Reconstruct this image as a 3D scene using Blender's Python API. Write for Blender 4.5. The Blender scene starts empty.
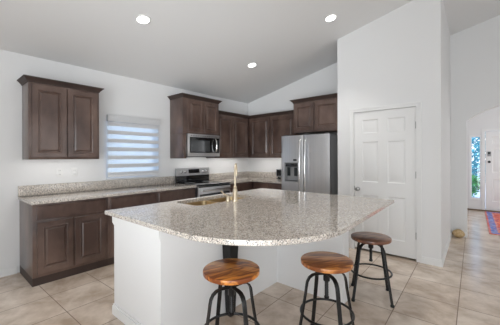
import bpy, bmesh, math, random
from mathutils import Vector, Matrix
random.seed(7)
R = math.radians
sc = bpy.context.scene
col = sc.collection

# ------------------------------------------------------------------ camera, sky, lights, exposure
cam_d = bpy.data.cameras.new('camera')
cam = bpy.data.objects.new('camera', cam_d); col.objects.link(cam)
cam_d.sensor_width = 36; cam_d.lens = 36*278.65/500
cam_d.shift_x = 0; cam_d.shift_y = -(162.5-156.85)/500
cam_d.clip_start = .05
cam.matrix_world = (Matrix.Translation((4.312, -5.005, 1.388)) @ Matrix.Rotation(R(40.392), 4, 'Z')
                    @ Matrix.Rotation(R(90), 4, 'X') @ Matrix.Rotation(R(-.206), 4, 'Z'))
sc.camera = cam

w = bpy.data.worlds.new('sky'); sc.world = w; w.use_nodes = True
wn, wl = w.node_tree.nodes, w.node_tree.links
bg = wn['Background']
tc = wn.new('ShaderNodeTexCoord'); sx = wn.new('ShaderNodeSeparateXYZ'); cr = wn.new('ShaderNodeValToRGB')
cr.color_ramp.elements[0].position = .0; cr.color_ramp.elements[0].color = (.94, .975, 1, 1)
cr.color_ramp.elements[1].position = .55; cr.color_ramp.elements[1].color = (.25, .50, .95, 1)
wl.new(tc.outputs['Generated'], sx.inputs[0]); wl.new(sx.outputs['Z'], cr.inputs[0])
wl.new(cr.outputs[0], bg.inputs['Color']); bg.inputs['Strength'].default_value = 2.5

def area(name, loc, target, sx_, sy_, power, color=(1, 1, 1)):
    l = bpy.data.lights.new(name, 'AREA'); l.shape = 'RECTANGLE'; l.size = sx_; l.size_y = sy_
    l.energy = power; l.color = color
    o = bpy.data.objects.new(name, l); col.objects.link(o); o.location = loc
    o.rotation_euler = (Vector(target)-Vector(loc)).to_track_quat('-Z', 'Y').to_euler()
    return o
area('added_front_fill', (1.7, -9.3, 1.4), (1.4, 0, 1.4), 3.0, 2.4, 8, (.95, .975, 1))  # added fill from behind the camera; the front wall has no doors
area('added_side_fill', (9.3, -2.6, 1.5), (0, -2.2, 1.5), 4.0, 2.4, 50, (.925, .965, 1))  # added fill from the right; that wall is closed, without windows
area('added_foyer_fill', (5.85, 2.6, 1.5), (3.9, 2.6, 1.3), 2.2, 2.2, 27, (.97, .99, 1))  # added to brighten the foyer; its right wall has no window
b_ = area('added_corner_uplight', (3.6, -6.4, 1.2), (.7, -.8, 3.0), 2.0, 2.0, 12.5, (.92, .965, 1))  # added uplight that brightens the ceiling and walls of the back corner
b_.data.spread = R(52)
b_ = area('added_left_uplight', (6.0, -5.6, 1.1), (1.0, -3.8, 3.0), 2.0, 2.0, 2.2, (.92, .965, 1))  # added uplight towards the left ceiling, not a lamp of the room
b_.data.spread = R(60)
area('added_wide_uplight', (5.2, -6.8, 1.0), (3.4, -4.2, 3.4), 3.0, 3.0, 145, (.92, .965, 1))  # added broad uplight to lift the whole ceiling, not a room lamp

for n_, lc, tg, sz in (('left', (.2, -3.835, 1.352), (.12, -3.835, 0), (.05, .7)), ('range', (.2, -1.69, 1.375), (.12, -1.69, 0), (.05, .5)),
                       ('corner', (.2, -.83, 1.352), (.12, -.83, 0), (.05, .9)), ('back', (.9, -.2, 1.352), (.9, -.12, 0), (1.1, .05))):
    l_ = area('added_undercabinet_fill_'+n_, lc, tg, .05, .05, {'left': .8, 'range': .7}.get(n_, 1.4), (1, .98, .95))  # added to brighten the wall below the cabinets; no fittings are built
    l_.rotation_euler = (0, R(12), 0) if n_ != 'back' else (R(12), 0, 0)
    l_.data.size, l_.data.size_y = sz
sun = bpy.data.lights.new('sun', 'SUN'); sun.energy = 3.5; sun.angle = R(1); sun.color = (1, .97, .92)
sun_o = bpy.data.objects.new('sun', sun); col.objects.link(sun_o); sun_o.location = (10, -20, 20)
sun_o.rotation_euler = Vector((-.30, .62, -.72)).to_track_quat('-Z', 'Y').to_euler()

vs = sc.view_settings
vs.view_transform = 'Standard'; vs.look = 'None'; vs.exposure = -0.10; vs.gamma = 1; vs.use_curve_mapping = False

# ------------------------------------------------------------------ materials
def srgb(r, g, b):
    f = lambda c: (c/255/12.92) if c/255 <= .04045 else ((c/255+.055)/1.055)**2.4
    return (f(r), f(g), f(b), 1)
def mat(name, color, rough=.5, metal=0, spec=.5, coat=0, noise=None, bump=None):
    m = bpy.data.materials.new(name); m.use_nodes = True
    n, l = m.node_tree.nodes, m.node_tree.links
    b = n['Principled BSDF']
    b.inputs['Base Color'].default_value = color; b.inputs['Roughness'].default_value = rough
    b.inputs['Metallic'].default_value = metal; b.inputs['Specular IOR Level'].default_value = spec
    b.inputs['Coat Weight'].default_value = coat; b.inputs['Coat Roughness'].default_value = .12
    t = n.new('ShaderNodeTexCoord')
    if noise:                                       # (scale xyz, second colour, low, high)
        mp = n.new('ShaderNodeMapping'); mp.inputs['Scale'].default_value = noise[0]
        l.new(t.outputs['Object'], mp.inputs[0])
        nz = n.new('ShaderNodeTexNoise'); nz.inputs['Scale'].default_value = 1; nz.inputs['Detail'].default_value = 6
        l.new(mp.outputs[0], nz.inputs['Vector'])
        r = n.new('ShaderNodeValToRGB')
        r.color_ramp.elements[0].position = noise[2]; r.color_ramp.elements[0].color = color
        r.color_ramp.elements[1].position = noise[3]; r.color_ramp.elements[1].color = noise[1]
        l.new(nz.outputs['Fac'], r.inputs[0]); l.new(r.outputs[0], b.inputs['Base Color'])
    if bump:                                        # (scale, strength)
        nb = n.new('ShaderNodeTexNoise'); nb.inputs['Scale'].default_value = bump[0]; nb.inputs['Detail'].default_value = 3
        l.new(t.outputs['Object'], nb.inputs['Vector'])
        bp = n.new('ShaderNodeBump'); bp.inputs['Strength'].default_value = bump[1]; bp.inputs['Distance'].default_value = .002
        l.new(nb.outputs['Fac'], bp.inputs['Height']); l.new(bp.outputs[0], b.inputs['Normal'])
    return m
M = {}
M['wall'] = mat('wall_paint', (.80, .80, .80, 1), .6, bump=(220, .12))
M['ceiling'] = mat('ceiling_paint', (.80, .80, .80, 1), .75, bump=(90, .3))
M['trim'] = mat('trim_paint', (.84, .84, .835, 1), .35)
M['door'] = mat('door_paint', (.82, .82, .815, 1), .35)
M['island'] = mat('island_paint', (.84, .84, .84, 1), .5, bump=(220, .1))
M['cab'] = mat('stained_maple', srgb(72, 54, 48), .30, coat=.35, noise=((4, 4, 2.5), srgb(116, 94, 84), .36, .72))
M['crown'] = mat('stained_crown', srgb(54, 41, 37), .55, coat=0, noise=((4, 4, 4), srgb(68, 53, 47), .3, .7))
M['steel'] = mat('brushed_steel', (.64, .645, .66, 1), .33, 1, noise=((60, 60, .6), (.70, .70, .71, 1), .35, .65))
M['satin'] = mat('satin_steel', (.52, .52, .53, 1), .5, .75)
M['handle'] = mat('polished_steel', (.80, .80, .80, 1), .16, 1)
M['dark_steel'] = mat('dark_side_steel', (.10, .10, .105, 1), .4, .3)
M['side_grey'] = mat('grey_side_steel', (.34, .34, .34, 1), .45, .1)
M['black'] = mat('black_plastic', (.008, .012, .013, 1), .35)
M['gloss_black'] = mat('black_glass', (.008, .008, .009, 1), .06, coat=.5)
M['grey_glass'] = mat('grey_door_glass', (.055, .058, .06, 1), .08, coat=.5)
M['grey'] = mat('grey_plastic', (.32, .33, .34, 1), .4)
M['iron'] = mat('black_iron', (.007, .007, .0075, 1), .30, .2, noise=((12, 12, 12), (.016, .015, .015, 1), .4, .7))
M['sinkmetal'] = mat('satin_sink', srgb(190, 168, 130), .28, 1)
M['faucet'] = mat('brushed_champagne', srgb(216, 202, 178), .38, .75)
M['nickel'] = mat('satin_nickel', (.42, .42, .42, 1), .3, 1)
M['plate'] = mat('white_plastic', (.82, .82, .81, 1), .35)
M['slot'] = mat('dark_slot', (.05, .05, .05, 1), .6)
M['dark_void'] = mat('pantry_shade_paint', (.03, .025, .02, 1), .9)  # dark colour stands in for the shade inside the closed pantry
M['threshold'] = mat('brown_threshold', srgb(120, 102, 82), .5)
M['tan'] = mat('tan_plush', srgb(186, 156, 112), .9, noise=((30, 30, 30), srgb(212, 188, 150), .4, .65), bump=(120, .8))
M['ground'] = mat('outdoor_concrete', (.62, .64, .66, 1), .9, noise=((.8, .8, .8), (.7, .7, .7, 1), .3, .7))
M['bark'] = mat('bark', (.09, .06, .04, 1), .9, noise=((8, 8, 3), (.16, .11, .07, 1), .4, .6))
M['leaf_teal'] = mat('teal_leaves', (.05, .26, .30, 1), .5, noise=((2.5, 2.5, 2.5), (.12, .46, .50, 1), .4, .6))
M['leaf_green'] = mat('green_leaves', (.02, .16, .04, 1), .5, noise=((4, 4, 4), (.10, .42, .08, 1), .4, .6))

def emis(name, color, s):
    m = bpy.data.materials.new(name); m.use_nodes = True
    b = m.node_tree.nodes['Principled BSDF']; b.inputs['Base Color'].default_value = (.8, .8, .8, 1)
    b.inputs['Emission Color'].default_value = color; b.inputs['Emission Strength'].default_value = s
    return m
M['lamp'] = emis('lit_lamp_lens', (1, .98, .95, 1), 7)

def glass(name, tint, gloss=.06):
    m = bpy.data.materials.new(name); m.use_nodes = True
    n, l = m.node_tree.nodes, m.node_tree.links
    n.remove(n['Principled BSDF'])
    t = n.new('ShaderNodeBsdfTransparent'); t.inputs[0].default_value = tint
    g = n.new('ShaderNodeBsdfGlossy'); g.inputs['Roughness'].default_value = .02
    mx = n.new('ShaderNodeMixShader'); mx.inputs[0].default_value = gloss
    l.new(t.outputs[0], mx.inputs[1]); l.new(g.outputs[0], mx.inputs[2])
    l.new(mx.outputs[0], n['Material Output'].inputs['Surface'])
    return m
M['glass'] = glass('window_glass', (.94, .97, 1, 1))
M['sheer'] = glass('sheer_blind_fabric', (.80, .86, .90, 1), 0)
def sheer():
    m = bpy.data.materials.new('sheer_mesh_fabric'); m.use_nodes = True
    n, l = m.node_tree.nodes, m.node_tree.links
    n.remove(n['Principled BSDF'])
    t = n.new('ShaderNodeBsdfTransparent'); t.inputs[0].default_value = (.92, .95, .97, 1)
    d = n.new('ShaderNodeBsdfTranslucent'); d.inputs[0].default_value = (.8, .84, .86, 1)
    e = n.new('ShaderNodeBsdfDiffuse'); e.inputs[0].default_value = (.8, .83, .85, 1)
    a = n.new('ShaderNodeMixShader'); a.inputs[0].default_value = .5
    l.new(d.outputs[0], a.inputs[1]); l.new(e.outputs[0], a.inputs[2])
    mx = n.new('ShaderNodeMixShader'); mx.inputs[0].default_value = .58
    l.new(t.outputs[0], mx.inputs[1]); l.new(a.outputs[0], mx.inputs[2])
    l.new(mx.outputs[0], n['Material Output'].inputs['Surface'])
    return m
M['sheer'] = sheer()
def weave():
    m = mat('opaque_blind_fabric', (.74, .745, .75, 1), .8)
    n, l = m.node_tree.nodes, m.node_tree.links
    t = n.new('ShaderNodeBsdfTranslucent'); t.inputs[0].default_value = (.7, .7, .7, 1)
    mx = n.new('ShaderNodeMixShader'); mx.inputs[0].default_value = .16
    l.new(n['Principled BSDF'].outputs[0], mx.inputs[1]); l.new(t.outputs[0], mx.inputs[2])
    l.new(mx.outputs[0], n['Material Output'].inputs['Surface'])
    return m
M['blind'] = weave()

def granite():
    m = bpy.data.materials.new('speckled_granite'); m.use_nodes = True
    n, l = m.node_tree.nodes, m.node_tree.links; b = n['Principled BSDF']
    t = n.new('ShaderNodeTexCoord')
    v = n.new('ShaderNodeTexVoronoi'); v.inputs['Scale'].default_value = 235
    l.new(t.outputs['Object'], v.inputs['Vector'])
    sp = n.new('ShaderNodeSeparateColor'); l.new(v.outputs['Color'], sp.inputs[0])
    r = n.new('ShaderNodeValToRGB'); r.color_ramp.interpolation = 'CONSTANT'
    e = r.color_ramp.elements
    e[0].position = 0; e[0].color = srgb(66, 63, 64)
    e[1].position = .12; e[1].color = srgb(150, 145, 141)
    for p_, c_ in ((.28, srgb(206, 195, 183)), (.55, srgb(224, 214, 202)), (.82, srgb(241, 236, 229))):
        q = e.new(p_); q.color = c_
    l.new(sp.outputs[0], r.inputs[0])
    nz = n.new('ShaderNodeTexNoise'); nz.inputs['Scale'].default_value = 38; nz.inputs['Detail'].default_value = 5
    l.new(t.outputs['Object'], nz.inputs['Vector'])
    r2 = n.new('ShaderNodeValToRGB'); r2.color_ramp.elements[0].position = .36; r2.color_ramp.elements[0].color = (.62, .61, .60, 1)
    r2.color_ramp.elements[1].position = .55; r2.color_ramp.elements[1].color = (1, 1, 1, 1)
    l.new(nz.outputs['Fac'], r2.inputs[0])
    mx = n.new('ShaderNodeMix'); mx.data_type = 'RGBA'; mx.blend_type = 'MULTIPLY'; mx.inputs[0].default_value = .42
    l.new(r.outputs[0], mx.inputs[6]); l.new(r2.outputs[0], mx.inputs[7])
    l.new(mx.outputs[2], b.inputs['Base Color'])
    b.inputs['Roughness'].default_value = .08; b.inputs['Specular IOR Level'].default_value = .95
    return m
M['granite'] = granite()

def tiles():
    m = bpy.data.materials.new('beige_floor_tile'); m.use_nodes = True
    n, l = m.node_tree.nodes, m.node_tree.links; b = n['Principled BSDF']
    t = n.new('ShaderNodeTexCoord')
    mp = n.new('ShaderNodeMapping'); mp.inputs['Location'].default_value = (-4.053+.4572*20, 1.004+.4572*40, 0); mp.inputs['Rotation'].default_value = (0, 0, -.028)
    l.new(t.outputs['Object'], mp.inputs[0])
    bk = n.new('ShaderNodeTexBrick'); bk.offset = 0; bk.squash = 1
    bk.inputs['Scale'].default_value = 1; bk.inputs['Brick Width'].default_value = .4572; bk.inputs['Row Height'].default_value = .4572
    bk.inputs['Mortar Size'].default_value = .0036; bk.inputs['Mortar Smooth'].default_value = .1; bk.inputs['Bias'].default_value = 0
    bk.inputs['Color1'].default_value = (0, 0, 0, 1); bk.inputs['Color2'].default_value = (1, 1, 1, 1); bk.inputs['Mortar'].default_value = (.5, .5, .5, 1)
    l.new(mp.outputs[0], bk.inputs['Vector'])
    nm = n.new('ShaderNodeMapping'); nm.inputs['Scale'].default_value = (1.5, 1.7, 1); nm.inputs['Rotation'].default_value = (0, 0, .5)
    l.new(t.outputs['Object'], nm.inputs[0])
    nz = n.new('ShaderNodeTexNoise'); nz.inputs['Scale'].default_value = 2.1; nz.inputs['Detail'].default_value = 8; nz.inputs['Roughness'].default_value = .62
    nz.inputs['Distortion'].default_value = .25
    l.new(nm.outputs[0], nz.inputs['Vector'])
    r = n.new('ShaderNodeValToRGB')
    r.color_ramp.elements[0].position = .33; r.color_ramp.elements[0].color = srgb(186, 166, 147)
    r.color_ramp.elements[1].position = .67; r.color_ramp.elements[1].color = srgb(236, 221, 206)
    l.new(nz.outputs['Fac'], r.inputs[0])
    va = n.new('ShaderNodeMix'); va.data_type = 'RGBA'; va.blend_type = 'SOFT_LIGHT'; va.inputs[0].default_value = .16
    l.new(r.outputs[0], va.inputs[6]); l.new(bk.outputs['Color'], va.inputs[7])
    gm = n.new('ShaderNodeMix'); gm.data_type = 'RGBA'
    l.new(bk.outputs['Fac'], gm.inputs[0]); l.new(va.outputs[2], gm.inputs[6]); gm.inputs[7].default_value = srgb(128, 108, 93)
    l.new(gm.outputs[2], b.inputs['Base Color'])
    rr = n.new('ShaderNodeMapRange'); rr.inputs['To Min'].default_value = .20; rr.inputs['To Max'].default_value = .7
    l.new(bk.outputs['Fac'], rr.inputs[0]); l.new(rr.outputs[0], b.inputs['Roughness'])
    bp = n.new('ShaderNodeBump'); bp.invert = True; bp.inputs['Strength'].default_value = .4; bp.inputs['Distance'].default_value = .002
    l.new(bk.outputs['Fac'], bp.inputs['Height']); l.new(bp.outputs[0], b.inputs['Normal'])
    return m
M['tile'] = tiles()

def seat_wood(name, cols, rot):
    m = bpy.data.materials.new(name); m.use_nodes = True
    n, l = m.node_tree.nodes, m.node_tree.links; b = n['Principled BSDF']
    t = n.new('ShaderNodeTexCoord')
    mp = n.new('ShaderNodeMapping'); mp.inputs['Rotation'].default_value = (0, 0, rot); mp.inputs['Scale'].default_value = (4, 22, 22)
    l.new(t.outputs['Object'], mp.inputs[0])
    nz = n.new('ShaderNodeTexNoise'); nz.inputs['Scale'].default_value = 1; nz.inputs['Detail'].default_value = 5; nz.inputs['Distortion'].default_value = 1.1
    l.new(mp.outputs[0], nz.inputs['Vector'])
    r = n.new('ShaderNodeValToRGB'); e = r.color_ramp.elements
    e[0].position = .30; e[0].color = cols[0]; e[1].position = .70; e[1].color = cols[2]
    q = e.new(.48); q.color = cols[1]
    ro = n.new('ShaderNodeMapping'); ro.inputs['Rotation'].default_value = (0, 0, rot); l.new(t.outputs['Object'], ro.inputs[0])
    sp = n.new('ShaderNodeSeparateXYZ'); l.new(ro.outputs[0], sp.inputs[0])
    m1 = n.new('ShaderNodeMath'); m1.operation = 'DIVIDE'; m1.inputs[1].default_value = .068; l.new(sp.outputs['Y'], m1.inputs[0])
    m2 = n.new('ShaderNodeMath'); m2.operation = 'FLOOR'; l.new(m1.outputs[0], m2.inputs[0])
    wn_ = n.new('ShaderNodeTexWhiteNoise'); wn_.noise_dimensions = '1D'; l.new(m2.outputs[0], wn_.inputs['W'])
    m3 = n.new('ShaderNodeMath'); m3.operation = 'MULTIPLY_ADD'; m3.inputs[1].default_value = .34; l.new(wn_.outputs['Value'], m3.inputs[0])
    m4 = n.new('ShaderNodeMath'); m4.operation = 'SUBTRACT'; m4.inputs[1].default_value = .17
    l.new(nz.outputs['Fac'], m4.inputs[0]); l.new(m4.outputs[0], m3.inputs[2])
    l.new(m3.outputs[0], r.inputs[0]); l.new(r.outputs[0], b.inputs['Base Color'])
    b.inputs['Roughness'].default_value = .32; b.inputs['Coat Weight'].default_value = .25; b.inputs['Coat Roughness'].default_value = .15
    return m
M['seat_a'] = seat_wood('orange_plank_wood', (srgb(130, 66, 24), srgb(226, 144, 62), srgb(244, 188, 108)), 1.0)
M['seat_b'] = seat_wood('amber_plank_wood', (srgb(140, 80, 40), srgb(210, 134, 66), srgb(232, 172, 102)), .3)
M['seat_c'] = seat_wood('reflection_greyed_wood', (srgb(96, 60, 44), srgb(146, 98, 70), srgb(178, 130, 98)), 1.2)  # grey of the glancing reflection is put into this seat's colour

def rug_mat():
    m = bpy.data.materials.new('patterned_rug_pile'); m.use_nodes = True
    n, l = m.node_tree.nodes, m.node_tree.links; b = n['Principled BSDF']
    t = n.new('ShaderNodeTexCoord'); s = n.new('ShaderNodeSeparateXYZ'); l.new(t.outputs['Object'], s.inputs[0])
    def math_(op, a, bb):
        q = n.new('ShaderNodeMath'); q.operation = op
        for i, x in enumerate((a, bb)):
            if isinstance(x, (int, float)): q.inputs[i].default_value = x
            elif x is not None: l.new(x, q.inputs[i])
        return q.outputs[0]
    ax = math_('SUBTRACT', .43, math_('ABSOLUTE', s.outputs['X'], None))     # distance from a long edge
    ay = math_('SUBTRACT', 1.28, math_('ABSOLUTE', s.outputs['Y'], None))
    d = math_('MINIMUM', ax, ay)
    r = n.new('ShaderNodeValToRGB'); r.color_ramp.interpolation = 'CONSTANT'; e = r.color_ramp.elements
    e[0].position = 0; e[0].color = srgb(232, 120, 96)
    e[1].position = .028; e[1].color = srgb(112, 142, 214)
    for p_, c_ in ((.125, srgb(236, 150, 130)), (.15, srgb(236, 104, 52))):
        q = e.new(p_); q.color = c_
    l.new(d, r.inputs[0])
    v = n.new('ShaderNodeTexVoronoi'); v.inputs['Scale'].default_value = 22; l.new(t.outputs['Object'], v.inputs['Vector'])
    sp = n.new('ShaderNodeSeparateColor'); l.new(v.outputs['Color'], sp.inputs[0])
    r2 = n.new('ShaderNodeValToRGB'); r2.color_ramp.interpolation = 'CONSTANT'; e = r2.color_ramp.elements
    e[0].position = 0; e[0].color = srgb(70, 80, 170); e[1].position = .22; e[1].color = srgb(232, 116, 66)
    for p_, c_ in ((.42, srgb(240, 222, 212)), (.68, srgb(150, 180, 226)), (.88, srgb(206, 70, 44))):
        q = e.new(p_); q.color = c_
    l.new(sp.outputs[1], r2.inputs[0])
    mx = n.new('ShaderNodeMix'); mx.data_type = 'RGBA'; mx.inputs[0].default_value = .3
    l.new(r.outputs[0], mx.inputs[6]); l.new(r2.outputs[0], mx.inputs[7])
    l.new(mx.outputs[2], b.inputs['Base Color']); b.inputs['Roughness'].default_value = .95
    return m
M['rug'] = rug_mat()

# ------------------------------------------------------------------ mesh helpers
def box(bm, x0, y0, z0, x1, y1, z1, bev=0):
    v = [bm.verts.new((x, y, z)) for x in (x0, x1) for y in (y0, y1) for z in (z0, z1)]
    fs = [bm.faces.new([v[i] for i in f]) for f in ((0, 1, 3, 2), (4, 6, 7, 5), (0, 4, 5, 1), (2, 3, 7, 6), (0, 2, 6, 4), (1, 5, 7, 3))]
    if bev:
        es = list({e for f in fs for e in f.edges})
        bmesh.ops.bevel(bm, geom=es, offset=bev, segments=2, affect='EDGES', profile=.5)
def loft(bm, rings, cap=True):
    vr = [[bm.verts.new(p) for p in r] for r in rings]
    k = len(vr[0])
    for a, b in zip(vr, vr[1:]):
        for i in range(k): bm.faces.new((a[i], a[(i+1) % k], b[(i+1) % k], b[i]))
    if cap: bm.faces.new(vr[0][::-1]); bm.faces.new(vr[-1])
def lathe(bm, prof, seg=24, c=(0, 0, 0)):
    loft(bm, [[(c[0]+r*math.cos(2*math.pi*i/seg), c[1]+r*math.sin(2*math.pi*i/seg), c[2]+z) for i in range(seg)] for r, z in prof])
def tube(bm, pts, r, seg=10, flat=None, closed=False):
    """sweep a circle (or a flat w x t bar) along pts"""
    P = [Vector(p) for p in pts]; k = len(P); rings = []
    up = None
    for i in range(k):
        if closed: t = (P[(i+1) % k]-P[i-1]).normalized()
        else: t = (P[min(i+1, k-1)]-P[max(i-1, 0)]).normalized()
        if up is None:
            up = Vector((0, 0, 1)) if abs(t.z) < .9 else Vector((1, 0, 0))
            if flat: up = Vector(flat[2])
        side = t.cross(up).normalized(); nrm = side.cross(t).normalized(); up = nrm
        if flat:
            a, b = flat[0]/2, flat[1]/2; c = min(a, b)*.45
            sh = [(a-c, b), (-a+c, b), (-a, b-c), (-a, -b+c), (-a+c, -b), (a-c, -b), (a, -b+c), (a, b-c)]
            rings.append([P[i]+nrm*x+side*y for x, y in sh])
        else:
            rr = r[i] if isinstance(r, (list, tuple)) else r
            rings.append([P[i]+(nrm*math.cos(2*math.pi*j/seg)+side*math.sin(2*math.pi*j/seg))*rr for j in range(seg)])
    if closed: loft(bm, rings+[rings[0]], cap=False); bmesh.ops.remove_doubles(bm, verts=bm.verts, dist=1e-6)
    else: loft(bm, rings)
def panel_rings(bm, Mf, u0, z0, u1, z1, rings, back=None):
    """nested rectangles (inset, depth) -> profiled panel; Mf(u, d, z) maps to the world"""
    L = []
    for ins, d in rings:
        L.append([Mf(u0+ins, d, z0+ins), Mf(u1-ins, d, z0+ins), Mf(u1-ins, d, z1-ins), Mf(u0+ins, d, z1-ins)])
    loft(bm, L, cap=False)
    vs_ = list(bm.verts)
    bm.faces.new([bm.verts.new(p) for p in L[-1]])
    if back is not None: bm.faces.new([bm.verts.new(p) for p in L[0]])
    bmesh.ops.remove_doubles(bm, verts=bm.verts, dist=1e-6)
A = lambda u, d, z: Vector((d, u, z))       # along the window wall (left wall): u = y, depth = x
B = lambda u, d, z: Vector((u, -d, z))      # along the back wall: u = x, depth = -y
def mbox(bm, Mf, u0, d0, z0, u1, d1, z1, bev=0):
    p, q = Mf(u0, d0, z0), Mf(u1, d1, z1)
    box(bm, min(p.x, q.x), min(p.y, q.y), min(p.z, q.z), max(p.x, q.x), max(p.y, q.y), max(p.z, q.z), bev)

ORG = {}
def build(name, bm, m, parent=None, smooth=35, org=None, local=False):
    bmesh.ops.recalc_face_normals(bm, faces=bm.faces)
    if parent is not None: o_ = ORG[parent]
    elif org is not None: o_ = Vector(org)
    else:
        xs = [v.co for v in bm.verts]
        o_ = Vector(((min(v.x for v in xs)+max(v.x for v in xs))/2, (min(v.y for v in xs)+max(v.y for v in xs))/2, min(v.z for v in xs)))
    bmesh.ops.translate(bm, vec=-o_, verts=bm.verts)
    me = bpy.data.meshes.new(name); bm.to_mesh(me); bm.free()
    me.materials.append(m)
    if smooth:
        for p in me.polygons: p.use_smooth = True
        me.set_sharp_from_angle(angle=R(smooth))
    o = bpy.data.objects.new(name, me); col.objects.link(o)
    ORG[o] = o_
    if parent is not None: o.parent = parent
    else: o.location = o_
    return o
def tag(o, label, cat, group=None):
    o['label'] = label; o['category'] = cat
    if group: o['group'] = group
    return o
def thing(name, loc, label, cat, group=None):
    o = bpy.data.objects.new(name, None); col.objects.link(o); o.location = loc; o.empty_display_size = .1
    ORG[o] = Vector(loc)
    return tag(o, label, cat, group)
def struct(name, bm, m, parent=None, org=(0, 0, 0)):
    o = build(name, bm, m, parent, org=None if parent else org)
    if parent is None: o['kind'] = 'structure'
    return o
def NB(): return bmesh.new()
def fill_poly(bm, outer, holes, z):
    """flat face with holes at height z"""
    es = []
    for lp in [outer]+holes:
        vv = [bm.verts.new((x, y, z)) for x, y in lp]
        es += [bm.edges.new((vv[i], vv[(i+1) % len(vv)])) for i in range(len(vv))]
    bmesh.ops.triangle_fill(bm, use_beauty=True, use_dissolve=False, edges=es)

# ------------------------------------------------------------------ room shell
CZ = lambda x: 2.65+.225*x if x <= 5.5 else 2.65+.225*5.5-.225*(x-5.5)
PY = -.791          # front of the pantry closet
AY = 1.02           # wall with the arched opening
bm = NB(); box(bm, -.2, -9.7, -.15, 9.7, 4.6, 0); struct('floor', bm, M['tile'])

# left wall with the window opening
WY0, WY1, WZ0, WZ1 = -3.235, -2.372, 1.062, 1.985
bm = NB()
for a in ((-9.5, 0, WY0, 2.65), (WY1, 0, .15, 2.65), (WY0, 0, WY1, WZ0), (WY0, WZ1, WY1, 2.65)):
    box(bm, -.15, a[0], a[1], 0, a[2], a[3])
struct('wall_left', bm, M['wall'])
bm = NB(); v = [(0, 0), (2.53, 0), (2.53, CZ(2.53)), (0, CZ(0))]
loft(bm, [[(x, 0, z) for x, z in v], [(x, .12, z) for x, z in v]]); struct('wall_back', bm, M['wall'])
# pantry closet: front wall with door opening, two side walls
DX0, DX1, DZ = 2.785, 3.602, 2.045
bm = NB()
def slab(bm, pts, y0, y1): loft(bm, [[(x, y0, z) for x, z in pts], [(x, y1, z) for x, z in pts]])
slab(bm, [(2.53, 0), (DX0, 0), (DX0, DZ), (DX0, CZ(DX0)), (2.53, CZ(2.53))], PY, PY+.11)
slab(bm, [(DX1, 0), (3.873, 0), (3.873, CZ(3.873)), (DX1, CZ(DX1))], PY, PY+.11)
slab(bm, [(DX0, DZ), (DX1, DZ), (DX1, CZ(DX1)), (DX0, CZ(DX0))], PY, PY+.11)
struct('wall_pantry_front', bm, M['wall'])
bm = NB(); slab(bm, [(2.53, 0), (2.64, 0), (2.64, CZ(2.64)), (2.53, CZ(2.53))], PY+.11, .12); struct('wall_pantry_left', bm, M['wall'])
bm = NB(); loft(bm, [[(3.763, y, 0), (x, y, 0), (x, y, CZ(x)), (3.763, y, CZ(3.763))] for x, y in ((3.8698, PY+.11), (3.825, AY))]); struct('wall_pantry_right', bm, M['wall'])
bm = NB(); slab(bm, [(2.64, 0), (3.763, 0), (3.763, CZ(3.763)), (2.64, CZ(2.64))], 0, .12); struct('wall_pantry_back', bm, M['dark_void'])
# wall with the arched opening
AX0, AX1, AC, AR, ACZ = 4.048, 5.492, 4.77, 1.182, 1.064
arch = []
for i in range(25):
    x = AX0+(AX1-AX0)*i/24; arch.append((x, ACZ+math.sqrt(AR*AR-(x-AC)**2)))
bm = NB()
slab(bm, [(3.763, 0), (AX0, 0), arch[0], (AX0, CZ(AX0)), (3.763, CZ(3.763))], AY, AY+.14)
slab(bm, [(AX1, 0), (9.5, 0), (9.5, CZ(9.5)), (5.5, CZ(5.5)), (AX1, CZ(AX1)), arch[-1]], AY, AY+.14)
for (xa, za), (xb, zb) in zip(arch, arch[1:]):
    slab(bm, [(xa, za), (xb, zb), (xb, CZ(xb)), (xa, CZ(xa))], AY, AY+.14)
bmesh.ops.remove_doubles(bm, verts=bm.verts, dist=1e-5)
struct('wall_arch', bm, M['wall'])
# walls behind the camera, ceiling
bm = NB(); slab(bm, [(0, 0), (9.5, 0), (9.5, CZ(9.5)), (5.5, CZ(5.5)), (0, CZ(0))], -9.65, -9.5); struct('wall_front', bm, M['wall'])
bm = NB(); box(bm, 9.5, -9.5, 0, 9.65, 1.16, 3.3); struct('wall_right', bm, M['wall'])
bm = NB(); loft(bm, [[(x, y, z) for x, z in ((-.15, 2.65-.034), (5.5, CZ(5.5)), (9.7, CZ(9.7)), (9.7, CZ(9.7)+.15), (5.5, CZ(5.5)+.15), (-.15, 2.77))] for y in (-9.65, 1.16)])
struct('ceiling', bm, M['ceiling'])
# foyer beyond the arch: side walls, end wall with sidelight and door openings, flat ceiling
FY = 4.2
bm = NB(); box(bm, 3.76, AY+.14, 0, 3.87, FY, 2.75); struct('wall_foyer_left', bm, M['wall'])
bm = NB(); box(bm, 6.0, AY+.14, 0, 6.11, FY, 2.75); struct('wall_foyer_right', bm, M['wall'])
SX0, SX1, SZ0, SZ1 = 3.985, 4.19, .30, 1.895
EX0, EX1, EZ = 4.275, 5.19, 2.012
bm = NB()
for a in ((3.76, 0, SX0, 2.75), (SX0, 0, SX1, SZ0), (SX0, SZ1, SX1, 2.75), (SX1, 0, EX0, 2.75), (EX0, EZ, EX1, 2.75), (EX1, 0, 6.11, 2.75)):
    box(bm, a[0], FY, a[1], a[2], FY+.14, a[3])
struct('wall_foyer_end', bm, M['wall'])
bm = NB(); box(bm, 3.76, AY+.14, 2.75, 6.11, FY+.14, 2.85); struct('ceiling_foyer', bm, M['ceiling'])
bm = NB(); box(bm, -14, 4.6, -.16, 16, 26, -.06); box(bm, -26, -16, -.16, -.2, 4.6, -.06)
struct('ground_outdoors', bm, M['ground'])

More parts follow.
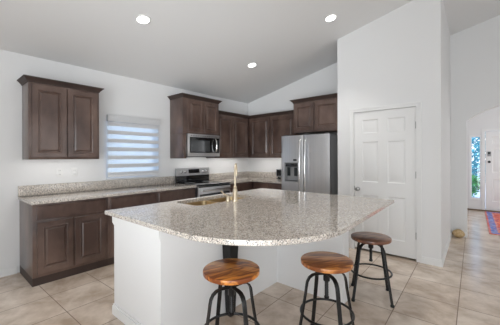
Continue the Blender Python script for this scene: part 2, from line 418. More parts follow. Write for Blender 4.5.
# baseboards
def base_run(bm, pts):                                # pts: (x, y) path with the room on the left-hand offset given
    pass
def bboard(name, boxes, h=.085):
    bm = NB()
    for x0, y0, x1, y1 in boxes:
        box(bm, x0, y0, 0, x1, y1, h-.02)
        cx0, cy0, cx1, cy1 = x0, y0, x1, y1
        t = .005
        if abs(x1-x0) < abs(y1-y0): cx0, cx1 = (x0, x1-t) if x0 >= 0 and name != 'baseboard_foyer_right' else (x0+t, x1)
        else: cy0 += t
        box(bm, cx0, cy0, h-.02, cx1, cy1, h)
    struct(name, bm, M['trim'])
bboard('baseboard_left', [(0, -9.5, .014, -4.272)])
bboard('baseboard_pantry_front', [(2.53, PY-.014, 2.716, PY), (3.664, PY-.014, 3.887, PY)])
bm = NB(); loft(bm, [[(x, y, 0), (x+.014, y, 0), (x+.014, y, .065), (x+.009, y, .068), (x+.009, y, .085), (x, y, .085)] for x, y in ((3.873, PY), (3.825, AY))]); struct('baseboard_pantry_right', bm, M['trim'])
bboard('baseboard_arch', [(3.842, AY-.014, AX0, AY), (AX1, AY-.014, 9.5, AY)])
bboard('baseboard_foyer_left', [(3.87, AY+.14, 3.884, FY)])
bboard('baseboard_foyer_end', [(5.26, FY-.014, 6.0, FY)])

# kitchen window: frame, glass
bm = NB()
fr = .045
box(bm, -.12, WY0, WZ0, -.06, WY0+fr, WZ1); box(bm, -.12, WY1-fr, WZ0, -.06, WY1, WZ1)
box(bm, -.12, WY0+fr, WZ0, -.06, WY1-fr, WZ0+fr); box(bm, -.12, WY0+fr, WZ1-fr, -.06, WY1-fr, WZ1)
box(bm, -.115, WY0+fr, 1.50, -.065, WY1-fr, 1.545)
w1 = struct('window_1', bm, M['trim'])
bm = NB(); box(bm, -.093, WY0+fr, WZ0+fr, -.087, WY1-fr, WZ1-fr); build('window_glass', bm, M['glass'], w1)
bm = NB(); box(bm, -.06, WY0, WZ0-.0, .012, WY1, WZ0+.018, .004); build('window_sill', bm, M['trim'], w1)
# sidelight by the front door
bm = NB()
box(bm, SX0, FY+.02, SZ0, SX0+.02, FY+.1, SZ1); box(bm, SX1-.02, FY+.02, SZ0, SX1, FY+.1, SZ1)
box(bm, SX0+.02, FY+.02, SZ0, SX1-.02, FY+.1, SZ0+.02); box(bm, SX0+.02, FY+.02, SZ1-.02, SX1-.02, FY+.1, SZ1)
w2 = struct('window_2', bm, M['trim'])
bm = NB(); box(bm, SX0+.02, FY+.055, SZ0+.02, SX1-.02, FY+.061, SZ1-.02); build('window_glass', bm, M['glass'], w2)
# casings
def casing(name, x0, x1, z1, y, wd=.062, t=.022, zb=0):
    bm = NB()
    for (a, b, d, dt) in ((0, wd, 0, .012), (wd-.02, wd, .012, t), (.004, .014, .012, .015)):
        box(bm, x0-b, y-dt, zb, x0-a, y-d, z1+a); box(bm, x1+a, y-dt, zb, x1+b, y-d, z1+a)
        box(bm, x0-b, y-dt, z1+a, x1+b, y-d, z1+b)
    struct(name, bm, M['trim'])
casing('trim_1', DX0, DX1, DZ, PY)
casing('trim_2', EX0, EX1, EZ, FY, .06)
bm = NB()
for a in ((SX0-.03, SZ0-.03, SX0, SZ1+.03), (SX1, SZ0-.03, SX1+.022, SZ1+.03), (SX0, SZ0-.03, SX1, SZ0), (SX0, SZ1, SX1, SZ1+.03)):
    box(bm, a[0], FY-.012, a[1], a[2], FY, a[3])
struct('trim_3', bm, M['trim'])

# ------------------------------------------------------------------ six-panel doors
def panel_door(name, x0, x1, z0, z1, yf, cols_x, rows_z, m, t=.035):
    bm = NB()
    xs = sorted({x0, x1, *[c for p in cols_x for c in p]}); zs = sorted({z0, z1, *[c for p in rows_z for c in p]})
    f = lambda u, d, z: Vector((u, yf-d, z))
    for i in range(len(xs)-1):
        for j in range(len(zs)-1):
            if (xs[i], xs[i+1]) in cols_x and (zs[j], zs[j+1]) in rows_z:
                panel_rings(bm, f, xs[i], zs[j], xs[i+1], zs[j+1], [(0, 0), (.010, -.009), (.022, -.010), (.045, -.003)])
            else:
                bm.faces.new([bm.verts.new(f(a, 0, b)) for a, b in ((xs[i], zs[j]), (xs[i+1], zs[j]), (xs[i+1], zs[j+1]), (xs[i], zs[j+1]))])
    bmesh.ops.remove_doubles(bm, verts=bm.verts, dist=1e-5)
    ed = [e for e in bm.edges if e.is_boundary]
    r = bmesh.ops.extrude_edge_only(bm, edges=ed)
    nv = [g for g in r['geom'] if isinstance(g, bmesh.types.BMVert)]
    for v in nv: v.co.y += t
    bmesh.ops.contextual_create(bm, geom=[e for e in bm.edges if e.is_boundary])
    return struct(name, bm, m)
d1 = panel_door('door_1', 2.789, 3.598, .028, 2.041, PY+.004, [(2.905, 3.128), (3.25, 3.471)],
                [(.232, .822), (1.016, 1.602), (1.728, 1.924)], M['door'])
bm = NB(); f_ = [(.030, 0), (.030, .006), (.008, .010), (.011, .028), (.022, .034), (.028, .046), (.026, .058), (.014, .064)]
for i in range(1):
    loft(bm, [[(2.843+r*math.cos(2*math.pi*k/16), PY+.004-d, .905+r*math.sin(2*math.pi*k/16)) for k in range(16)] for r, d in f_])
build('door_knob', bm, M['nickel'], d1)
for z in (.337, 1.141, 1.80):
    bm = NB(); tube(bm, [(3.598, PY-.004, z-.045), (3.598, PY-.004, z+.045)], .006, 8); build('hinge', bm, M['nickel'], d1)
bm = NB(); box(bm, 2.786, PY-.002, .885, 2.795, PY+.02, .945); build('latch_plate', bm, M['nickel'], d1)
d2 = panel_door('door_2', EX0+.006, EX1-.006, .02, EZ-.006, FY+.02, [(4.41, 4.66), (4.80, 5.05)],
                [(.25, .80), (.98, 1.56), (1.68, 1.88)], M['door'])
bm = NB(); box(bm, 4.318, FY-.005, 1.38, 4.388, FY+.02, 1.50, .006); lock = build('keypad_lock', bm, M['grey'], d2)
bm = NB(); box(bm, 4.328, FY-.008, 1.43, 4.378, FY-.004, 1.49); build('keypad', bm, M['black'], lock)
bm = NB(); loft(bm, [[(4.353+r*math.cos(2*math.pi*k/16), FY+.02-d, 1.24+r*math.sin(2*math.pi*k/16)) for k in range(16)] for r, d in f_])
build('door_knob', bm, M['black'], d2)
bm = NB(); box(bm, 3.872, FY-.045, 0, EX1, FY-.001, .03, .004); struct('trim_4', bm, M['threshold'])

# ------------------------------------------------------------------ cabinets
DOOR = [(0, 0), (0, .017), (.003, .020), (.050, .020), (.054, .023), (.060, .024), (.066, .020), (.070, .008), (.076, .008), (.092, .018)]
DRAWER = [(0, 0), (0, .016), (.004, .020), (.008, .020)]
def cab_door(name, Mf, u0, u1, z0, z1, d, parent, rings=DOOR):
    bm = NB(); panel_rings(bm, Mf, u0, z0, u1, z1, [(i, d+.001+k) for i, k in rings], back=1)
    return build(name, bm, M['cab'], parent, smooth=20)
def crown(Mf, u0, u1, d, z0, h, parent, l=1, r=1):
    bm = NB(); rings = []
    for o, z in ((0, 0), (.008, .003), (.010, .014), (.018, .022), (.034, .040), (.042, .048), (.050, .050), (.050, h)):
        a, b = u0-o*l, u1+o*r
        rings.append([Mf(a, .001, z0+z), Mf(a, d+o, z0+z), Mf(b, d+o, z0+z), Mf(b, .001, z0+z)])
    loft(bm, rings); return build('crown_moulding', bm, M['crown'], parent, smooth=20)
def carcass(Mf, u0, u1, d, z0, z1, parent, m='cab'):
    bm = NB(); mbox(bm, Mf, u0, .001, z0, u1, d, z1, .0015); return build('carcass', bm, M[m], parent)
def upper(Mf, u0, u1, d, z0, z1, doors, dz0, dz1, label, l, r, crown_h=.06, dd=0):
    t = thing('upper_cabinet', Mf((u0+u1)/2, d/2, z0), label, 'cabinet', 'dark wood wall cabinets')
    carcass(Mf, u0, u1, d, z0, z1, t)
    for a, b in doors: cab_door('door', Mf, a, b, dz0, dz1, d, t)
    if crown_h: crown(Mf, u0, u1, d, z1, crown_h, t, l, r)
    return t
UZ = 2.262
upper(A, -4.218, -3.452, .305, 1.366, UZ, [(-4.188, -3.838), (-3.826, -3.48)], 1.392, 2.240,
      'dark brown two-door wall cabinet alone on the left wall, left of the window', 1, 1)
# tall cabinet over the microwave, sides running down past it
t = thing('upper_cabinet', A(-1.72, .2, 1.366), 'tallest dark wall cabinet with two short doors directly above the microwave', 'cabinet', 'dark wood wall cabinets')
carcass(A, -2.14, -1.314, .385, 1.80, 2.405, t)
bm = NB(); mbox(bm, A, -2.14, .001, 1.366, -2.072, .385, 1.80, .0015); build('side_panel', bm, M['cab'], t)
cab_door('door', A, -2.045, -1.70, 1.828, 2.385, .385, t); cab_door('door', A, -1.685, -1.345, 1.828, 2.385, .385, t)
crown(A, -2.14, -1.314, .385, 2.405, .06, t)
upper(A, -1.308, -.357, .305, 1.366, UZ-.03, [(-1.285, -.86), (-.845, -.382)], 1.392, 2.205,
      'dark two-door wall cabinet between the microwave and the back corner', 0, 0)
upper(B, .004, 1.478, .305, 1.366, UZ-.03, [(.355, .855), (.872, 1.455)], 1.392, 2.205,
      'dark two-door wall cabinet on the back wall left of the refrigerator', 0, 0)
upper(B, 1.632, 2.524, .63, 1.818, 2.352, [(1.66, 2.045), (2.06, 2.49)], 1.845, 2.325,
      'deep dark wall cabinet with two doors above the stainless refrigerator', 1, 0)

# base cabinets
CT = .884           # underside of the worktops
def base(Mf, u0, u1, label, doors, drawers, lend=False):
    t = thing('base_cabinet', Mf((u0+u1)/2, .3, 0), label, 'cabinet', 'dark wood base cabinets')
    carcass(Mf, u0, u1, .61, .09 if not lend else .09, CT-.001, t)
    bm = NB(); mbox(bm, Mf, u0, .002, 0, u1, .598, .0895); build('toe_kick', bm, M['crown'], t)
    for a, b, z0, z1 in doors: cab_door('door', Mf, a, b, z0, z1, .61, t)
    for a, b, z0, z1 in drawers: cab_door('drawer', Mf, a, b, z0, z1, .61, t, DRAWER)
    return t
base(A, -4.246, -3.466, 'dark base cabinet at the far left with one drawer over two panelled doors',
     [(-4.208, -3.866, .125, .685), (-3.846, -3.50, .125, .685)], [(-4.208, -3.50, .715, .862)])
base(A, -3.464, -2.764, 'dark base cabinet under the window, wide drawer seen behind the island corner',
     [(-3.436, -3.12, .125, .685), (-3.108, -2.79, .125, .685)], [(-3.436, -2.782, .715, .862)])
base(A, -2.762, -2.058, 'dark base cabinet immediately left of the range',
     [(-2.74, -2.425, .125, .685), (-2.41, -2.09, .125, .685)], [(-2.745, -2.085, .715, .862)])
base(A, -1.288, -.012, 'dark base cabinet right of the range, running into the back corner',
     [(-1.26, -.68, .125, .685)], [(-1.26, -.68, .715, .862)])
base(B, .645, 1.47, 'dark base cabinet on the back wall beside the refrigerator',
     [(.69, 1.06, .125, .685), (1.075, 1.445, .125, .685)], [(.69, 1.06, .715, .862), (1.075, 1.445, .715, .862)])

# worktops
bm = NB(); mbox(bm, A, -4.262, .001, CT, -2.060, .648, .918, .004)
wt = tag(build('worktop', bm, M['granite'], org=(0, 0, CT)), 'long speckled granite worktop under the window, left of the range', 'countertop')
bm = NB(); mbox(bm, A, -4.262, .001, .9185, -2.060, .022, 1.046, .003); build('backsplash', bm, M['granite'], wt)
bm = NB()
loft(bm, [[(x, y, z) for x, y in ((.001, -1.286), (.648, -1.286), (.648, -.648), (1.476, -.648), (1.476, -.001), (.001, -.001))] for z in (CT, .918)])
wt = tag(build('worktop', bm, M['granite'], org=(0, 0, CT)), 'corner granite worktop running from the range to the refrigerator', 'countertop')
bm = NB(); box(bm, .001, -1.286, .9185, .022, -.001, 1.046, .003); box(bm, .0225, -.022, .9185, 1.476, -.001, 1.046, .003)
build('backsplash', bm, M['granite'], wt)

# ------------------------------------------------------------------ range
t = thing('range', (.34, -1.673, 0), 'stainless electric range with black cooktop between the granite worktops', 'range')
RY0, RY1 = -2.054, -1.292
bm = NB(); box(bm, .03, RY0, .05, .64, RY1, .905); build('body', bm, M['dark_steel'], t)
bm = NB(); box(bm, .028, RY0, .9055, .672, RY1, .922, .004); build('cooktop', bm, M['gloss_black'], t)
for (x, y, r) in ((.22, -1.87, .09), (.22, -1.48, .075), (.49, -1.87, .075), (.49, -1.48, .10)):
    bm = NB(); tube(bm, [(x+r*math.cos(2*math.pi*k/28), y+r*math.sin(2*math.pi*k/28), .9225) for k in range(28)], .0015, 4, closed=True); build('burner_marking', bm, M['grey'], t)
bm = NB(); box(bm, .03, RY0, .9225, .075, RY1, 1.045); build('backguard_base', bm, M['gloss_black'], t)
bm = NB(); loft(bm, [[(x, y, z) for x, z in ((.03, 1.0455), (.092, 1.0455), (.078, 1.182), (.03, 1.182))] for y in (RY0, RY1)])
bgd = build('control_panel', bm, M['satin'], t)
bm = NB(); loft(bm, [[(x, y, z) for x, z in ((.0865, 1.088), (.0905, 1.088), (.083, 1.160), (.079, 1.160))] for y in (-1.80, -1.545)]); build('display', bm, M['gloss_black'], bgd)
for y in (-1.965, -1.885, -1.46, -1.365):
    bm = NB(); loft(bm, [[(.084+d, y+r*math.cos(2*math.pi*k/16), 1.118+r*math.sin(2*math.pi*k/16)) for k in range(16)] for d, r in ((0, .026), (.014, .026), (.016, .021), (.034, .018), (.036, .014))])
    build('knob', bm, M['handle'], bgd)
bm = NB(); box(bm, .641, RY0+.004, .26, .678, RY1-.004, .898, .005); od = build('oven_door', bm, M['steel'], t)
bm = NB(); box(bm, .6785, RY0+.03, .34, .681, RY1-.03, .762, .001); build('oven_window', bm, M['gloss_black'], od)
bm = NB(); box(bm, .6785, RY0+.006, .8735, .6805, RY1-.006, .897); build('vent_strip', bm, M['black'], od)
bm = NB()
tube(bm, [(.725, RY0+.05, .825), (.725, RY1-.05, .825)], .015, 12)
for y in (RY0+.09, RY1-.09): tube(bm, [(.678, y, .825), (.725, y, .825)], .010, 10)
build('handle', bm, M['handle'], od)
bm = NB(); box(bm, .641, RY0+.004, .08, .676, RY1-.004, .25, .005); build('drawer', bm, M['steel'], t)

# ------------------------------------------------------------------ microwave
MY0, MY1 = -2.068, -1.316
t = thing('microwave', (.2, -1.69, 1.385), 'stainless over-the-range microwave with black glass door', 'microwave')
bm = NB(); box(bm, .004, MY0, 1.392, .375, MY1, 1.797); build('body', bm, M['dark_steel'], t)
bm = NB(); box(bm, .3755, MY0+.003, 1.40, .415, MY1-.003, 1.794, .006); fc = build('front_panel', bm, M['steel'], t)
bm = NB(); box(bm, .4155, MY0+.045, 1.462, .419, MY1-.02, 1.738, .001); build('door_glass', bm, M['gloss_black'], fc)
bm = NB(); box(bm, .4193, MY0+.06, 1.485, .4205, MY0+.50, 1.690); build('viewing_window', bm, M['grey_glass'], fc)
bm = NB(); box(bm, .4193, MY1-.085, 1.50, .4205, MY1-.03, 1.71); build('keypad', bm, M['black'], fc)
bm = NB()
for k in range(12):
    box(bm, .4155, MY0+.06+k*.052, 1.757, .4165, MY0+.10+k*.052, 1.765)
build('vent_slot', bm, M['slot'], fc)
bm = NB(); yh = MY1-.125
tube(bm, [(.419, yh, 1.475), (.445, yh, 1.495), (.462, yh, 1.54), (.466, yh, 1.60), (.462, yh, 1.66), (.445, yh, 1.705), (.419, yh, 1.725)], .013, 10)
build('handle', bm, M['handle'], fc)
bm = NB(); box(bm, .05, MY0+.06, 1.384, .33, MY1-.06, 1.3915); build('underside_grille', bm, M['grey'], t)

# ------------------------------------------------------------------ refrigerator
t = thing('refrigerator', (1.946, -.42, 0), 'stainless side-by-side refrigerator with water dispenser', 'refrigerator')
FX0, FX1, FF = 1.482, 2.404, -.810
bm = NB(); box(bm, FX0+.005, -.735, .02, FX1-.004, -.03, 1.745); build('body', bm, M['side_grey'], t)
def fridge_door(x0, x1, hole=None):
    bm = NB(); prof = []
    n = 10
    for i in range(n+1):
        u = i/n; x = x0+(x1-x0)*u
        prof.append((x, FF+.010*abs(2*u-1)**6))
    ring = lambda z: [(x, y, z) for x, y in prof]+[(x1, -.742, z), (x0, -.742, z)]
    loft(bm, [ring(.09), ring(1.756)])
    return bm
DXa, DXb, DZa, DZb = 1.553, 1.832, .945, 1.288
# left door: built round the dispenser recess
bm = NB()
n = 10
def fy(x): 
    u = (x-FX0)/(1.925-FX0); return FF+.010*abs(2*u-1)**6
xs = [FX0, FX0+.015, FX0+.035, DXa, (DXa+DXb)/2, DXb, 1.89, 1.91, 1.925]
zs = [.09, DZa, DZb, 1.756]
for i in range(len(xs)-1):
    for j in range(3):
        if j == 1 and xs[i] >= DXa and xs[i+1] <= DXb: continue
        bm.faces.new([bm.verts.new((x, fy(x), z)) for x, z in ((xs[i], zs[j]), (xs[i+1], zs[j]), (xs[i+1], zs[j+1]), (xs[i], zs[j+1]))])
bmesh.ops.remove_doubles(bm, verts=bm.verts, dist=1e-5)
for a in (FX0, 1.925):
    bm.faces.new([bm.verts.new(p) for p in ((a, fy(a), .09), (a, -.742, .09), (a, -.742, 1.756), (a, fy(a), 1.756))])
for z in (.09, 1.756):
    bm.faces.new([bm.verts.new((x, fy(x), z)) for x in xs]+[bm.verts.new((1.925, -.742, z)), bm.verts.new((FX0, -.742, z))])
bm.faces.new([bm.verts.new(p) for p in ((FX0, -.742, .09), (1.925, -.742, .09), (1.925, -.742, 1.756), (FX0, -.742, 1.756))])
fd = build('freezer_door', bm, M['steel'], t, smooth=25)
bm = NB()
panel_rings(bm, lambda u, d, z: Vector((u, d, z)), DXa, DZa, DXb, DZb, [(0, FF-.003), (.008, FF-.004), (.012, FF), (.014, FF+.058)])
dsp = build('dispenser_recess', bm, M['grey'], fd)
bm = NB(); box(bm, DXa+.016, FF+.004, DZb-.075, DXb-.016, FF+.05, DZb-.02, .004); build('dispenser_controls', bm, M['gloss_black'], dsp)
for x in (1.62, 1.76):
    bm = NB(); box(bm, x-.028, FF+.028, 1.05, x+.028, FF+.04, 1.20, .003); build('dispenser_paddle', bm, M['black'], dsp)
bm = NB(); box(bm, DXa+.016, FF+.002, DZa+.016, DXb-.016, FF+.055, DZa+.03); build('drip_tray', bm, M['dark_steel'], dsp)
bm = NB(); box(bm, 1.735, fy(1.76)-.003, 1.315, 1.80, fy(1.76)+.003, 1.345); build('badge', bm, M['black'], fd)
rd = build('refrigerator_door', fridge_door(1.933, FX1), M['steel'], t, smooth=25)
for x, p in ((1.885, fd), (1.985, rd)):
    bm = NB()
    tube(bm, [(x, FF-.002, .66), (x, FF-.035, .69), (x, FF-.05, .76), (x, FF-.058, 1.2), (x, FF-.05, 1.60), (x, FF-.035, 1.66), (x, FF-.002, 1.685)], .013, 12)
    build('handle', bm, M['handle'], p)
for x in (1.55, 2.34):
    bm = NB(); box(bm, x-.04, -.79, 1.7465, x+.04, -.70, 1.775, .004); build('hinge_cover', bm, M['dark_steel'], t)
bm = NB(); box(bm, FX0+.01, -.76, .021, FX1-.01, -.736, .085); build('base_grille', bm, M['black'], t)
# black framed gadget by the fridge
t = thing('countertop_display', (.90, -.06, .9185), 'small black countertop device with a grey frame beside the refrigerator', 'small appliance')
bm = NB(); box(bm, .845, -.07, .96, .985, -.035, 1.123, .005); bd = build('housing', bm, M['grey'], t)
bm = NB(); box(bm, .868, -.0725, .978, .978, -.0702, 1.108); build('screen', bm, M['gloss_black'], bd)
bm = NB(); lathe(bm, [(.045, 0), (.045, .012), (.02, .02), (.016, .041)], 16, (.905, -.055, .919)); build('base', bm, M['black'], t)

# ------------------------------------------------------------------ window blind, outlets
BY0, BY1 = -3.231, -2.392
t = thing('window_blind', (.03, -2.8, 1.08), 'grey and white striped zebra roller blind over the kitchen window', 'blind')
bm = NB(); box(bm, .001, WY0+.002, 1.925, .068, WY1-.002, 2.025, .004); build('valance', bm, M['blind'], t)
bm = NB(); bm2 = NB()
z = 1.923
box(bm, .0385, BY0, z-.063, .0395, BY1, z)
z -= .063
while z > 1.14:
    z1 = max(z-.066, 1.118); box(bm2, .0385, BY0, z1, .0395, BY1, z-.0002); z = z1
    if z <= 1.13: break
    z1 = max(z-.060, 1.118); box(bm, .0385, BY0, z1, .0395, BY1, z-.0002); z = z1
build('opaque_fabric', bm, M['blind'], t); build('sheer_fabric', bm2, M['sheer'], t)
bm = NB(); box(bm, .028, BY0, 1.088, .050, BY1, 1.1175, .004); build('bottom_rail', bm, M['plate'], t)
for y, lab in ((-3.83, 'white outlet plate under the left wall cabinet, left one of the pair'), (-3.655, 'white outlet plate under the left wall cabinet, right one of the pair, nearer the window')):
    t = thing('wall_outlet', (.0, y, 1.13), lab, 'outlet', 'white outlets above the left worktop')
    bm = NB(); box(bm, .0005, y-.036, 1.132, .006, y+.036, 1.248, .002); build('cover_plate', bm, M['plate'], t)
    for z in (1.165, 1.215):
        bm = NB(); box(bm, .0062, y-.017, z-.014, .0085, y+.017, z+.014, .002); s = build('socket', bm, M['plate'], t)
        bm = NB(); box(bm, .0086, y-.008, z-.006, .0092, y-.005, z+.006); box(bm, .0086, y+.005, z-.006, .0092, y+.008, z+.006); build('slot', bm, M['slot'], s)

# ------------------------------------------------------------------ recessed lights
LN = Vector((-.225, 0, 1)).normalized()
for (x, y), lab in (((1.342, -3.378), 'lit recessed ceiling light above the island sink, nearest the left edge'),
                    ((1.291, -1.391), 'lit recessed ceiling light nearest the back corner cabinets'),
                    ((2.708, -1.43), 'lit recessed ceiling light beside the pantry wall, highest on the slope'),
                    ((2.70, -3.40), 'lit recessed ceiling light added over the middle of the island, unseen above the frame')):  # last one is added out of view, for more light on the back wall
    c = Vector((x, y, CZ(x)))
    t = thing('recessed_light', c, lab, 'ceiling light', 'recessed ceiling lights')
    q = Vector((0, 0, 1)).rotation_difference(LN).to_matrix()
    def ring(r, d): return [c+q @ Vector((r*math.cos(2*math.pi*k/32), r*math.sin(2*math.pi*k/32), d)) for k in range(32)]
    bm = NB(); loft(bm, [ring(.088, -.001), ring(.088, -.004), ring(.080, -.007), ring(.066, -.006), ring(.066, -.001)], cap=False); build('trim_ring', bm, M['plate'], t)
    bm = NB(); loft(bm, [ring(.0655, -.0008), ring(.0655, -.0045)]); build('lens', bm, M['lamp'], t)
    l = bpy.data.lights.new('recessed_glow', 'SPOT'); l.energy = 62; l.spot_size = R(84); l.spot_blend = .8; l.shadow_soft_size = .10; l.color = (1, .96, .90)
    lo = bpy.data.objects.new('recessed_glow', l); col.objects.link(lo); lo.location = c-LN*.02

# ------------------------------------------------------------------ island
IX0, IX1, IY0, IY1 = 1.735, 3.598, -3.962, -1.70
LX0, LX1 = 1.79, 2.535            # left leg of the L-shaped base
BYf = -2.462                      # front of the back leg
RX1 = 3.285
EY = -3.905
t = thing('kitchen_island', (2.3, -2.8, 0), 'white L-shaped kitchen island base under the granite top', 'island')
th = .012
bm = NB()
outer = [(LX0, EY), (LX1, EY), (LX1, BYf), (RX1, BYf), (RX1, -2.32), (2.98, -2.32), (2.98, -1.76), (LX0, -1.76)]
inner = [(LX0+th, EY+th), (LX1-th, EY+th), (LX1-th, BYf+th), (RX1-th, BYf+th), (RX1-th, -2.32-th), (2.98-th, -2.32-th), (2.98-th, -1.76-th), (LX0+th, -1.76-th)]
rings = [[(x, y, 0) for x, y in outer], [(x, y, CT-.001) for x, y in outer], [(x, y, CT-.001) for x, y in inner], [(x, y, 0) for x, y in inner]]
loft(bm, rings+[rings[0]], cap=False); bmesh.ops.remove_doubles(bm, verts=bm.verts, dist=1e-6)
build('base_wall', bm, M['island'], t, smooth=0)
bm = NB(); g = .014
for z0, z1, q in ((0, .075, 0), (.0752, .092, .006)):
    g2 = g-q
    box(bm, LX0-g2, EY-g2, z0, LX1+g2, EY-.0003, z1); box(bm, LX0-g2, EY, z0, LX0-.0003, -1.76, z1)
build('baseboard', bm, M['trim'], t)
bm = NB()
for z0, z1, q in ((CT-.075, CT-.0015, .012), (CT-.09, CT-.0752, .006)):
    box(bm, LX0-q, EY-q, z0, LX1-.002, EY-.0003, z1); box(bm, LX0-q, EY, z0, LX0-.0003, -1.76, z1)
build('cap_trim', bm, M['trim'], t)
# granite top with one big rounded corner and sink cut-out
rad = .76
out = [(IX0, IY1), (IX0, IY0)]
cxr, cyr = IX1-rad, IY0+rad
for i in range(33):
    a = -math.pi/2+math.pi/2*i/32; out.append((cxr+rad*math.cos(a), cyr+rad*math.sin(a)))
out.append((IX1-.05, IY1))
def rrect(x0, y0, x1, y1, r, n=5):
    p = []
    for cx, cy, a0 in ((x1-r, y1-r, 0), (x0+r, y1-r, 90), (x0+r, y0+r, 180), (x1-r, y0+r, 270)):
        for i in range(n+1): a = R(a0+90*i/n); p.append((cx+r*math.cos(a), cy+r*math.sin(a)))
    return p
KX0, KX1, KY0, KY1, KM = 1.81, 2.20, -3.30, -2.45, -2.875
h1 = rrect(KX0, KY0, KX1, KM-.012, .06); h2 = rrect(KX0, KM+.012, KX1, KY1, .06)
hole = rrect(KX0, KY0, KX1, KY1, .07)
def stone(outer, holes, z0, z1, bevel):
    bm = NB()
    def inset(lp, d):
        n_ = len(lp); o = []
        area_ = sum(lp[i][0]*lp[(i+1) % n_][1]-lp[(i+1) % n_][0]*lp[i][1] for i in range(n_))
        s = 1 if area_ > 0 else -1
        for i in range(n_):
            p0, p1, p2 = Vector(lp[i-1]), Vector(lp[i]), Vector(lp[(i+1) % n_])
            a, b = (p1-p0).normalized(), (p2-p1).normalized()
            na, nb_ = Vector((-a.y, a.x))*s, Vector((-b.y, b.x))*s
            m_ = (na+nb_).normalized(); k = d/max(.3, m_.dot(na)); o.append(tuple(p1+m_*k))
        return o
    lo = inset(outer, bevel)
    for z in (z0, z1): fill_poly(bm, lo, holes, z)
    loft(bm, [[(x, y, z0) for x, y in lo], [(x, y, z0+bevel) for x, y in outer], [(x, y, z1-bevel) for x, y in outer], [(x, y, z1) for x, y in lo]], cap=False)
    for h in holes: loft(bm, [[(x, y, z) for x, y in h] for z in (z0, z1)], cap=False)
    bmesh.ops.remove_doubles(bm, verts=bm.verts, dist=1e-5)
    return bm
tag(build('island_worktop', stone(out, [hole], CT, .918, .003), M['granite'], org=(0, 0, CT), smooth=20),
    'large speckled granite island top with one sweeping rounded corner', 'countertop')
# sink
t = thing('kitchen_sink', ((KX0+KX1)/2, KM, .68), 'undermount double-bowl metal sink set into the island top', 'sink')
for lp, yc in ((h1, (KY0+KM)/2), (h2, (KM+KY1)/2)):
    xc = (KX0+KX1)/2
    sc_ = lambda k, z: [(xc+(x-xc)*k, yc+(y-yc)*k, z) for x, y in lp]
    bm = NB(); loft(bm, [sc_(1.0, CT-.001), sc_(.985, CT-.02), sc_(.95, .72), sc_(.88, .70), sc_(.3, .695)], cap=False)
    bm.faces.new([bm.verts.new(p) for p in sc_(.3, .695)])
    bw = build('bowl', bm, M['sinkmetal'], t, smooth=50)
    bm = NB(); lathe(bm, [(.045, 0), (.045, .003), (.03, .004), (.02, .001)], 20, (xc, yc, .696)); build('drain', bm, M['nickel'], bw)
bm = NB()
fill_poly(bm, rrect(KX0-.02, KY0-.02, KX1+.02, KY1+.02, .07), [h1, h2], CT-.0012)
build('rim', bm, M['sinkmetal'], t)
# faucet
fx, fyy = 2.275, -2.857
t = thing('faucet', (fx, fyy, .918), 'tall champagne metal gooseneck faucet standing behind the island sink', 'faucet')
bm = NB(); lathe(bm, [(.033, 0), (.033, .008), (.026, .016), (.023, .06), (.026, .10), (.024, .125), (.016, .135), (.0195, .142), (.0195, .155), (.014, .162)], 20, (fx, fyy, .9185)); build('base', bm, M['faucet'], t)
d_ = Vector((-.60, .80, 0))          # the spout swings away from the viewer
pts = [(fx, fyy, 1.07), (fx, fyy, 1.235)]
for i in range(1, 10):
    a = math.pi*i/9; s_ = .075*(1-math.cos(a)); pts.append((fx+d_.x*s_, fyy+d_.y*s_, 1.235+.075*math.sin(a)))
pts.append((fx+d_.x*.15, fyy+d_.y*.15, 1.18))
bm = NB(); tube(bm, pts, .0095, 12); build('spout', bm, M['faucet'], t)
hx, hy = 2.236, -2.925
bm = NB(); lathe(bm, [(.026, 0), (.026, .006), (.019, .014), (.018, .05), (.014, .058)], 16, (hx, hy, .9185)); hb = build('handle_base', bm, M['faucet'], t)
bm = NB(); tube(bm, [(hx, hy, .97), (hx-.02, hy-.035, 1.0), (hx-.04, hy-.065, 1.035)], [.009, .008, .006], 10); build('lever', bm, M['faucet'], hb)
# support leg
bm = NB(); cx_, cy_ = 2.588, -3.25
def sq(s, z): return [(cx_+a*s, cy_+b*s, z) for a, b in ((-1, -1), (1, -1), (1, 1), (-1, 1))]
loft(bm, [sq(.030, .0), sq(.033, .012), sq(.030, .02), sq(.050, .62), sq(.052, .875)])
tag(build('support_leg', bm, M['iron']), 'black tapered support leg under the island overhang behind the left stool', 'table leg')

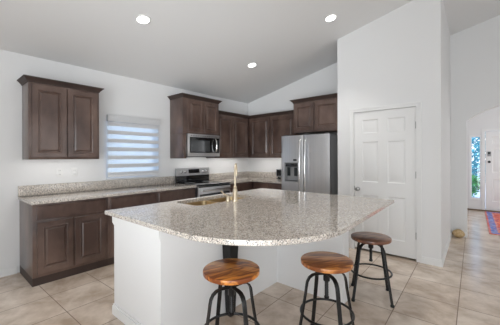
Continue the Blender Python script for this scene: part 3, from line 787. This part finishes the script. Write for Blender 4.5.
# ------------------------------------------------------------------ stools
def make_stool(loc, h, rot, seat_m, label):
    t = bpy.data.objects.new('bar_stool', None); col.objects.link(t); ORG[t] = Vector((0, 0, 0))
    tag(t, label, 'stool', 'industrial bar stools around the island')
    bm = NB(); lathe(bm, [(.182, h-.0300), (.186, h-.026), (.187, h-.020), (.187, h-.006), (.186, h-.002), (.183, h)], 48); st = build('seat', bm, seat_m, t)
    bm = NB(); lathe(bm, [(.07, h-.036), (.07, h-.0305)], 20); build('seat_plate', bm, M['iron'], st)
    bm = NB(); lathe(bm, [(.017, .345), (.018, .35), (.018, .36), (.0125, .362)]+[(.0125 if k % 2 else .0145, .365+k*.006) for k in range(int((h-.04-.365)/.006))]+[(.0125, h-.0365)], 12); build('screw_post', bm, M['iron'], t)
    bm = NB(); lathe(bm, [(.022, .475), (.024, .48), (.024, .545), (.018, .55)], 16); build('hub', bm, M['iron'], t)
    for i in range(4):
        a = math.pi/2*i; c, s = math.cos(a), math.sin(a)
        prof = [(.028, .530), (.080, .533), (.112, .528), (.137, .511), (.152, .485), (.159, .45), (.166, .40), (.199, .22), (.229, .06), (.238, .018)]
        bm = NB(); tube(bm, [(r*c, r*s, z) for r, z in prof], 0, flat=(.010, .030, (0, 0, 1)))
        lg = build('leg', bm, M['iron'], t)
        bm = NB(); lathe(bm, [(.016, 0), (.018, .004), (.018, .017), (.008, .022)], 12, (.240*c, .240*s, 0)); build('rubber_foot', bm, M['black'], lg)
    bm = NB(); rr = .187; tube(bm, [(rr*math.cos(2*math.pi*k/48), rr*math.sin(2*math.pi*k/48), .245) for k in range(48)], .009, 8, closed=True); build('footrest_ring', bm, M['iron'], t)
    t.location = (loc[0], loc[1], 0); t.rotation_euler = (0, 0, rot)
    return t
make_stool((3.02, -3.68), .65, R(75), M['seat_a'], 'black iron bar stool with orange plank seat, leftmost, in front of the support leg')
make_stool((3.41, -3.08), .63, R(53), M['seat_b'], 'black iron bar stool with amber wood seat, the middle one of the three')
make_stool((3.426, -2.109), .59, R(66), M['seat_c'], 'black iron bar stool with darker brown seat standing in front of the pantry door')

# ------------------------------------------------------------------ foyer: rug, bundle; trees outside
bm = NB(); box(bm, 4.30, 1.53, .0005, 5.16, 4.09, .012, .003)
rug = tag(build('runner_rug', bm, M['rug'], org=(4.73, 2.81, 0)), 'orange and blue patterned rug before the white front door', 'rug')
rug.rotation_euler.z = .03
bm = NB(); bmesh.ops.create_icosphere(bm, subdivisions=4, radius=1)
for v in bm.verts:
    c = v.co; k = 1+.05*math.sin(5*c.x+1)*math.cos(4*c.y)
    c.x *= .088*k; c.y *= .075*k; c.z *= .078*(1 if c.z > 0 else .8)*k
    c.z += .062; c.z = max(c.z, .0005)
    c.x += 3.938; c.y += .915
tag(build('cushion', bm, M['tan']), 'small rounded tan bundle on the floor in the corner beside the archway', 'cushion')

def tree(name, x, y, h, r, zc, n, m, label, size):
    t = thing(name, (x, y, -.06), label, 'tree', None)
    bm = NB(); tube(bm, [(x, y, -.06), (x+.05, y, zc*.5), (x, y+.05, zc)], [.09*r, .07*r, .04*r], 8); build('trunk', bm, M['bark'], t)
    bm = NB()
    for i in range(n):
        d = Vector((random.gauss(0, 1), random.gauss(0, 1), random.gauss(0, 1))).normalized()*random.uniform(.35, 1)**.5
        c = Vector((x+d.x*r, y+d.y*r, zc+d.z*h/2))
        if c.z < 0: continue
        nn = Vector((random.uniform(-1, 1), random.uniform(-1, 1), random.uniform(-.2, 1))).normalized()
        a = nn.orthogonal().normalized()*size; b = nn.cross(a).normalized()*size*.5
        bm.faces.new([bm.verts.new(c+p) for p in (-a, b*.9, a, -b*.9)])
    build('foliage', bm, m, t, smooth=0)
tree('tree', 3.2, 13.5, 3.4, 2.0, 1.5, 4500, M['leaf_teal'], 'blue-green leafy tree seen through the sidelight by the front door', .10)
tree('shrub', 3.75, 6.9, .95, .42, .42, 900, M['leaf_green'], 'green shrub seen low through the sidelight by the front door', .06)
